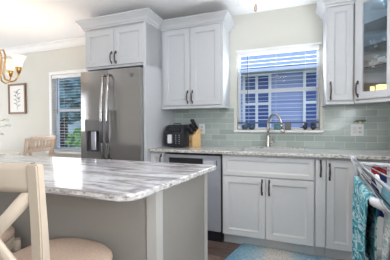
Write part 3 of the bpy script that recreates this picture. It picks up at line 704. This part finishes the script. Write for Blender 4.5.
# ---------------------------------------------------------------- stools
def make_stool(label, loc, rz, group=None):
    t = thing('counter_stool', label, 'stool', loc, rz)
    ZS_ = .59
    # seat frame, round cornered
    def sq(r, n=36, p=3.2, sx=1.0, sy=1.0):
        o = []
        for k in range(n):
            a = 2*PI*k/n; c, s = math.cos(a), math.sin(a); q = (abs(c)**p+abs(s)**p)**(-1/p); o.append((c*q*r*sx, s*q*r*sy))
        return o
    MB().prism(sq(.212, p=2.6), ZS_-.055, ZS_, .006).build('seat_frame', STOOLM, t)
    m = MB(); rings = []; S = sq(1, p=2.6)
    for r, z in ((.200, ZS_+.001), (.214, ZS_+.012), (.214, ZS_+.03), (.200, ZS_+.046), (.16, ZS_+.056), (.08, ZS_+.060)):
        rings.append([m.bm.verts.new((x*r, y*r, z)) for x, y in S])
    for a, b in zip(rings, rings[1:]):
        for k in range(36): m.bm.faces.new((a[k], a[(k+1) % 36], b[(k+1) % 36], b[k]))
    m.bm.faces.new(rings[-1]); m.bm.faces.new(rings[0][::-1]); m.build('cushion', FABRIC, t, smooth=True)
    for sx_ in (-1, 1):
        m = MB(); m.tube([(sx_*.165, .165, ZS_-.02), (sx_*.185, .185, 0)], [.03, .021], 4); m.build('leg', STOOLM, t)
        # rear leg runs up into the back post, raked backwards
        pr_ = [(sx_*.19, -.20, 0), (sx_*.165, -.172, ZS_-.03), (sx_*.176, -.178, ZS_+.06), (sx_*.190, -.196, .85), (sx_*.20, -.215, 1.056)]
        m = MB(); wds = [(.036, .034), (.046, .036), (.046, .034), (.045, .028), (.043, .024)]
        rg = []
        for (x, y, z), (a, b) in zip(pr_, wds):
            rg.append([m.bm.verts.new(v) for v in ((x-a/2, y-b/2, z), (x+a/2, y-b/2, z), (x+a/2, y+b/2, z), (x-a/2, y+b/2, z))])
        for a, b in zip(rg, rg[1:]):
            for k in range(4): m.bm.faces.new((a[k], a[(k+1) % 4], b[(k+1) % 4], b[k]))
        m.bm.faces.new(rg[-1]); m.bm.faces.new(rg[0][::-1])
        bmesh.ops.bevel(m.bm, geom=[e for e in m.bm.edges], offset=.004, segments=2, affect='EDGES'); m.build('back_post', STOOLM, t)
    # crest rail, gently dipped and bowed
    m = MB()
    def rail(u, v):
        x = -.182+.364*u; c = 1-(2*u-1)**2; a = 2*PI*v
        return (x, -.208-.012*c+(.011*math.cos(a)), 1.015-.006*c+.043*max(-1, min(1, 1.4*math.sin(a))))
    m.grid(rail, 16, 16); bmesh.ops.remove_doubles(m.bm, verts=m.bm.verts, dist=.0005); m.build('crest_rail', STOOLM, t)
    for s in (-1, 1):
        m = MB(); yq = -.205 if s > 0 else -.222
        m.tube([(s*.175, -.205+(0 if s > 0 else -.008), .975), (0, -.215-(.004 if s < 0 else -.006), .82), (-s*.165, -.19-(.006 if s < 0 else 0), .66)], .012, 8, flat=2.0); m.build('cross_brace', STOOLM, t)
    for a, b in (((-.17, .17), (.17, .17)), ((-.172, -.17), (.172, -.17)), ((-.172, -.16), (-.172, .16)), ((.172, -.16), (.172, .16))):
        m = MB(); m.tube([(a[0], a[1], .22), (b[0], b[1], .22)], .012, 8); m.build('footrest', STOOLM, t)
    return t
s1 = make_stool('cream crossback counter stool in the foreground at the near side of the island', (-.898, .765, 0), -.01)
s2 = copy_tree(s1); s2['label'] = 'second counter stool at the island whose beige seat shows at the left edge'
s2.location = (-1.52, .775, 0); s2.rotation_euler = (0, 0, .1)

# ---------------------------------------------------------------- dining end
t = thing('dining_table', 'cream topped dining table behind the island at the far left', 'table', (-4.3, 2.35, 0))
MB().lathe([(.56, .728), (.575, .735), (.58, .745), (.575, .756), (.56, .76)], seg=48, sx=1.15).build('tabletop', mat('cream tabletop', (224, 216, 202), .35), t)
MB().lathe([(.30, 0), (.30, .03), (.12, .06), (.07, .15), (.06, .40), (.09, .60), (.18, .70), (.20, .727)], seg=24).build('pedestal', mat('cream tabletop', 0), t)
def make_chair(label, loc, rz):
    t = thing('dining_chair', label, 'chair', loc, rz)
    # local: faces +y, back at -y
    for sx_ in (-1, 1):
        MB().tube([(sx_*.20, .19, .43), (sx_*.20, .2, 0)], [.022, .016], 4).build('leg', PALEW, t)
        m = MB(); m.tube([(sx_*.19, -.22, 0), (sx_*.19, -.2, .45), (sx_*.215, -.25, .80), (sx_*.235, -.30, 1.01)], [.018, .024, .024, .022], 4, flat=.9); m.build('back_post', PALEW, t)
    MB().box(-.22, .22, -.2, .22, .425, .455, .01, 2).build('seat', PALEW, t)
    MB().box(-.20, .20, -.175, .20, .456, .49, .014, 2).build('seat_pad', FABRIC, t)
    def rl(z, y, w, h, nm):
        m = MB()
        for sg in range(8):
            a0, a1 = -1+sg/4, -1+(sg+1)/4
            f = lambda a: (a*w, y-.03*(1-a*a))
            (x0, y0), (x1, y1) = f(a0), f(a1)
            vs = [m.bm.verts.new(v) for v in ((x0, y0-.011, z-h), (x1, y1-.011, z-h), (x1, y1+.011, z-h), (x0, y0+.011, z-h), (x0, y0-.011, z+h), (x1, y1-.011, z+h), (x1, y1+.011, z+h), (x0, y0+.011, z+h))]
            for q in ((0, 1, 5, 4), (1, 2, 6, 5), (2, 3, 7, 6), (3, 0, 4, 7), (4, 5, 6, 7), (3, 2, 1, 0)): m.bm.faces.new([vs[k] for k in q])
        bmesh.ops.remove_doubles(m.bm, verts=m.bm.verts, dist=.0001); m.build(nm, PALEW, t)
    rl(1.0, -.298, .245, .018, 'crest_rail'); rl(.865, -.262, .215, .018, 'lower_rail')
    for k in range(8):
        a = -.82+k*1.64/7; m = MB()
        m.tube([(a*.235, -.292-.03*(1-a*a), .985), (a*.225, -.282-.03*(1-a*a), .93), (a*.215, -.262-.03*(1-a*a), .878)], [.009, .013, .009], 8); m.build('spindle', PALEW, t)
    return t
ch = make_chair('bleached wood spindle back dining chair showing above the island', (-3.24, 2.34, 0), math.radians(101))
c2 = copy_tree(ch); c2['label'] = 'bleached wood dining chair mostly hidden behind the nearer spindle back chair'
c2.location = (-3.68, 2.76, 0); c2.rotation_euler = (0, 0, math.radians(100))

t = thing('flower_vase', 'vase of white blossoms on the dining table at the left edge', 'vase', (-4.0, 2.42, .7605))
MB().lathe([(.05, 0), (.07, .04), (.075, .10), (.045, .17), (.035, .20), (.04, .21), (.03, .2), (.03, .1)], seg=20).build('vase', PORC, t)
m = MB(); m2 = MB()
for k in range(9):
    a = k*2*PI/9; e = Vector((math.cos(a)*.26, math.sin(a)*.22, .40-.10*math.cos(k*1.7)))
    m.tube([(0, 0, .19), (e.x*.4, e.y*.4, e.z*.9), e], [.003, .003, .002], 6)
    for q in range(5): m2.ball((e.x+.03*math.cos(q*1.26), e.y+.03*math.sin(q*1.26), e.z+.008*math.cos(q*3)), .022, 1, 1, .5, 8)
m.build('stems', LEAF[0], t); m2.build('blossoms', mat('white petals', (240, 240, 232), .6), t)

t = thing('framed_picture', 'botanical print in a brown wooden frame on the dining wall', 'picture', (-4.315, D-.002, 1.61))
hw, hh = .205, .25; m = MB(); b = .03
m.box(-hw, -hw+b, -.025, 0, -hh, hh, .003).box(hw-b, hw, -.025, 0, -hh, hh, .003).box(-hw+b, hw-b, -.025, 0, hh-b, hh, .003).box(-hw+b, hw-b, -.025, 0, -hh, -hh+b, .003)
m.build('frame', FRAMEW, t)
MB().box(-hw+b, hw-b, -.012, -.004, -hh+b, hh-b).build('print_paper', mat('white paper', (232, 230, 226), .8), t)
m = MB(); m.tube([(.01, -.013, -.18), (-.01, -.013, -.05), (.01, -.013, .05), (0, -.013, .15)], .0025, 6)
for k in range(9):
    z = -.14+k*.032; s_ = (-1)**k; m.tube([(0, -.013, z), (s_*.045, -.013, z+.035), (s_*.09, -.013, z+.04)], [.0015, .008, .001], 6)
m.ball((0, -.013, .11), .022, 1, .2, 1).ball((-.04, -.013, .06), .016, 1, .2, 1).ball((.045, -.013, .0), .018, 1, .2, 1)
m.build('botanical_drawing', mat('faded blue grey ink', (150, 158, 164), .8), t)

CHX, CHY, CHZ = -3.035, 1.90, 1.66
t = thing('chandelier', 'brass chandelier with glowing frosted bell shades at the upper left', 'chandelier', (CHX, CHY, 0))
MB().lathe([(.06, ZC-.001), (.06, ZC-.02), (.02, ZC-.045)]).build('canopy', BRASS, t)
MB().lathe([(.001, 1.58), (.02, 1.60), (.035, 1.64), (.02, 1.68), (.014, 1.78), (.03, 1.84), (.014, 1.9), (.008, 1.98), (.008, ZC-.04)]).build('stem', BRASS, t)
for k in range(5):
    a = math.radians(34+72*k); cx, cy = math.cos(a), math.sin(a)
    pr_ = [(.02, 1.88), (.06, 1.975), (.105, 1.985), (.125, 1.92), (.115, 1.82), (.10, 1.73), (.115, 1.67), (.17, 1.645), (.215, 1.66), (.245, 1.71), (.25, 1.745)]
    arm = MB(); arm.tube([(cx*r, cy*r, z) for r, z in pr_], .0095, 8); arm = arm.build('arm', BRASS, t)
    ex_, ey_ = cx*.25, cy*.25
    MB().lathe([(.008, 1.735), (.022, 1.745), (.030, 1.775), (.033, 1.80), (.028, 1.81)], ex_, ey_, 16).build('cup', BRASS, arm)
    sh = MB().lathe([(.028, 1.80), (.034, 1.83), (.045, 1.87), (.058, 1.90), (.074, 1.925), (.071, 1.925), (.042, 1.872), (.026, 1.805)], ex_, ey_, 20).build('lamp_shade', SHADE, arm)
    l = bpy.data.lights.new('bulb', 'POINT'); l.energy = 1.5; l.color = (1, .78, .52); l.shadow_soft_size = .02
    lo = bpy.data.objects.new('bulb_light', l); COL.objects.link(lo); lo.location = (CHX+ex_, CHY+ey_, 1.90)

# ---------------------------------------------------------------- ceiling fan
FXc, FYc, FZc = -.22, 1.70, 2.15
t = thing('ceiling_fan', 'white ceiling fan with one blade tip and a pull chain showing at the top', 'fan', (FXc, FYc, 0))
MB().lathe([(.07, ZC-.001), (.07, ZC-.03), (.03, ZC-.06), (.015, ZC-.07), (.015, 2.26), (.09, 2.24), (.12, 2.20), (.12, 2.14), (.08, 2.11)], seg=28).build('motor', WHITEP, t)
MB().lathe([(.075, 2.109), (.11, 2.08), (.12, 2.04), (.09, 2.0), (.04, 1.985), (.001, 1.983)], seg=28).build('light_bowl', glow('lit bowl', (255, 246, 230), 2.0), t)
for k in range(5):
    a = math.radians(108+72*k); m = MB()
    m.prism([(.11, -.03), (.2, -.06), (.53, -.078), (.56, -.07), (.56, .07), (.53, .078), (.2, .06), (.11, .03)], FZc-.004, FZc+.004)
    bmesh.ops.rotate(m.bm, verts=m.bm.verts, cent=(0, 0, FZc), matrix=Matrix.Rotation(.12, 3, 'X')); bmesh.ops.rotate(m.bm, verts=m.bm.verts, cent=(0, 0, 0), matrix=Matrix.Rotation(a, 3, 'Z'))
    m.build('blade', WHITEP, t)
for (x, y, z0) in ((-.03, .12, 1.925), (.06, .10, 1.99)):
    c = MB().tube([(x, y, 2.12), (x, y, z0+.04)], .0016, 6).build('pull_chain', BRASS, t)
    MB().lathe([(.003, z0+.05), (.008, z0+.04), (.010, z0+.015), (.006, z0), (.001, z0-.002)], x, y, 12).build('pull_knob', mat('dark walnut', (48, 32, 24), .5), c)
l = bpy.data.lights.new('fan_bulb', 'POINT'); l.energy = 9; l.color = (1, .96, .91); l.shadow_soft_size = .1
lo = bpy.data.objects.new('fan_bulb_light', l); COL.objects.link(lo); lo.location = (FXc, FYc, 1.93)

# ---------------------------------------------------------------- rug
m = MB(); m.prism([(-.15, .06), (1.3, -.02), (1.4, .76), (.03, .82)], .0005, .011, .003); q = m.build('floor_rug', RUG, loc=(-.505, 1.745, 0)); tag(q, 'blue and beige striped rug on the dark floor before the sink', 'rug')

# ---------------------------------------------------------------- drying rack
t = thing('drying_rack', 'white and silver folding clothes drying rack at the right edge', 'drying rack')
RW = mat('white rack plastic', (222, 224, 230), .35); RM = mat('silver rack tube', (150, 152, 160), .35, .5)
dv = Vector((.1104, 1, -.047))
A = Vector((.406, 2.27, .912)); O_ = Vector((.433, 2.27, .771)); B_ = Vector((.432, 2.27, .846))
P = lambda s, y: s+dv*(y-2.27)
XE = Vector((.50, -.055, 0))
def bar(a, b, r, nm, m_): return MB().tube([a, b], r, 10).build(nm, m_, t)
bar(P(A, 2.27), P(A, .85), .0065, 'top_rail', RM)
bar(P(A, 2.27)+XE+Vector((0, 0, 0)), P(A, .85)+XE, .0065, 'top_rail', RM)
MB().tube([P(A, 2.28)+Vector((-.004, 0, .002)), P(A, 2.16)], .0165, 10).build('corner_piece', RW, t)
MB().tube([P(A, 2.25)+Vector((.01, 0, -.04)), P(A, 2.25)+XE+Vector((0, 0, -.04))], .016, 10).build('end_bar', RW, t)
MB().tube([P(A, .87), P(A, .87)+XE], .014, 10).build('end_bar', RW, t)
for k in range(1, 8):
    bar(P(A, 2.25)+XE*(k/8)+Vector((0, 0, -.035 if k < 3 else -.01)), P(A, .87)+XE*(k/8), .0035, 'wire', RM)
# wing on the left side: outer rail, wires and plastic corners
m = MB(); m.tube([P(A, 2.27)+Vector((.004, -.0, -.01)), B_, O_], [.016, .018, .016], 10); m.build('corner_piece', RW, t)
bar(P(O_, 2.27), P(O_, 1.44), .011, 'wing_rail', RM)
near = P(O_, 1.41)
m = MB(); m.tube([P(O_, 1.45), near, near+Vector((.02, -.05, .0)), near+Vector((.10, -.17, .005)), near+Vector((.22, -.26, .01))], [.016, .021, .023, .023, .022], 12); m.build('corner_piece', RW, t)
for k, s_ in enumerate((.25, .45, .65, .85)):
    p = O_.lerp(B_, s_)+Vector((.016+.006*k, 0, 0)); bar(P(p, 2.27), P(p, 1.15), .0035, 'wire', DARK if k % 2 else RM)
for a, b in (((.43, 2.25, .86), (.80, 1.55, .006)), ((.33, 1.35, .94), (.80, 2.15, .006)), ((.93, 2.2, .86), (.62, 1.45, .006))):
    bar(Vector(a), Vector(b), .0105, 'leg', RW)

def drape(name, label, mt, base, y0, y1, drop_out, drop_in, amp=.012, gap=.020, ph=0, top=.012):
    L = drop_out+drop_in
    def fn(u, v):
        y = y0+(y1-y0)*u; p = P(base, y); s = v*L
        rip = amp*math.sin(u*19+ph)+amp*.5*math.sin(u*41+1.3+ph)
        if s < drop_out:
            q = drop_out-s; k = min(1, q/.18)
            x = -gap-.01*k*math.sin(1.7*u)-rip*k*min(1, .4+q); z = top-.012-q
            if q < .02: x = -gap*math.sqrt(max(0, 1-(1-q/.02)**2)); z = top-.012*(q/.02)
            yy = y+.02*k*math.sin(q*7+ph)
        else:
            q = s-drop_out; k = min(1, q/.18); x = gap+rip*k; z = top-.012-q
            if q < .02: x = gap*math.sqrt(max(0, 1-(1-q/.02)**2)); z = top-.012*(q/.02)
            yy = y
        return (p.x+x, yy, p.z+z)
    m = MB(); m.grid(fn, 48, 60); o = m.build(name, mt); thicken(o, .004); return tag(o, label, 'towel')
T1 = towel_mat('teal brushed towelling', (24, 112, 128), (66, 160, 176), (206, 226, 228), 3.0, (3, 3.6, 8), (.5, 0, 0))
T2 = towel_mat('white striped towelling', (170, 186, 190), (228, 230, 228), (120, 170, 178), 6, (1, 1, 9))
T3 = towel_mat('dark green patterned towelling', (26, 62, 66), (40, 92, 96), (196, 212, 210), 3.4, (3, 3.6, 7), (.5, 0, 0))
drape('hanging_towel', 'teal and white brushstroke towel draped over the left rail of the drying rack', T1, O_, 2.26, 1.46, .745, .40)
O2 = O_+Vector((.045, 0, 0))
bar(P(O2, 2.26), P(O2, 1.2), .006, 'wire', RM)
drape('hanging_towel', 'white towel with thin stripes on the rack behind the teal towel', T2, O2+Vector((.012, 0, -.03)), 1.44, 1.30, .60, .4, .006, .012)
O3 = O_+Vector((.125, 0, -.03))
bar(P(O3, 2.26), P(O3, 1.0), .006, 'wire', RM)
drape('hanging_towel', 'dark green patterned towel hanging low at the right edge of the rack', T3, O3+Vector((.0, 0, -.01)), 1.48, 1.1, .5, .42, .008, .014, 1)
bs = A+XE*.5+Vector((0, 0, -.04))
t4 = drape('folded_cloth', 'pale teal cloth lying over the inner wires of the drying rack', mat('soft teal cloth', (96, 160, 176), .9, noise=.1), A+XE*.15+Vector((0, 0, -.07)), 1.45, 1.2, .06, .08, .004, .02)
t4['category'] = 'cloth'
g = thing('striped_garment', 'red and navy garment hanging at the far end of the drying rack', 'garment', (0, 0, 0))
def gar(z0, z1, mt, nm):
    m = MB()
    def fn(u, v):
        x = .505+.09*u
        return (x, 2.17+.012*math.sin(u*14)+.01*math.sin(v*3), z0+(z1-z0)*v)
    m.grid(fn, 24, 10); o = m.build(nm, mt, g); thicken(o, .006)
gar(.815, .866, mat('red jersey', (158, 48, 56), .9, noise=.1), 'red_panel')
gar(.52, .815, mat('navy jersey', (38, 52, 110), .9, noise=.1), 'navy_panel')
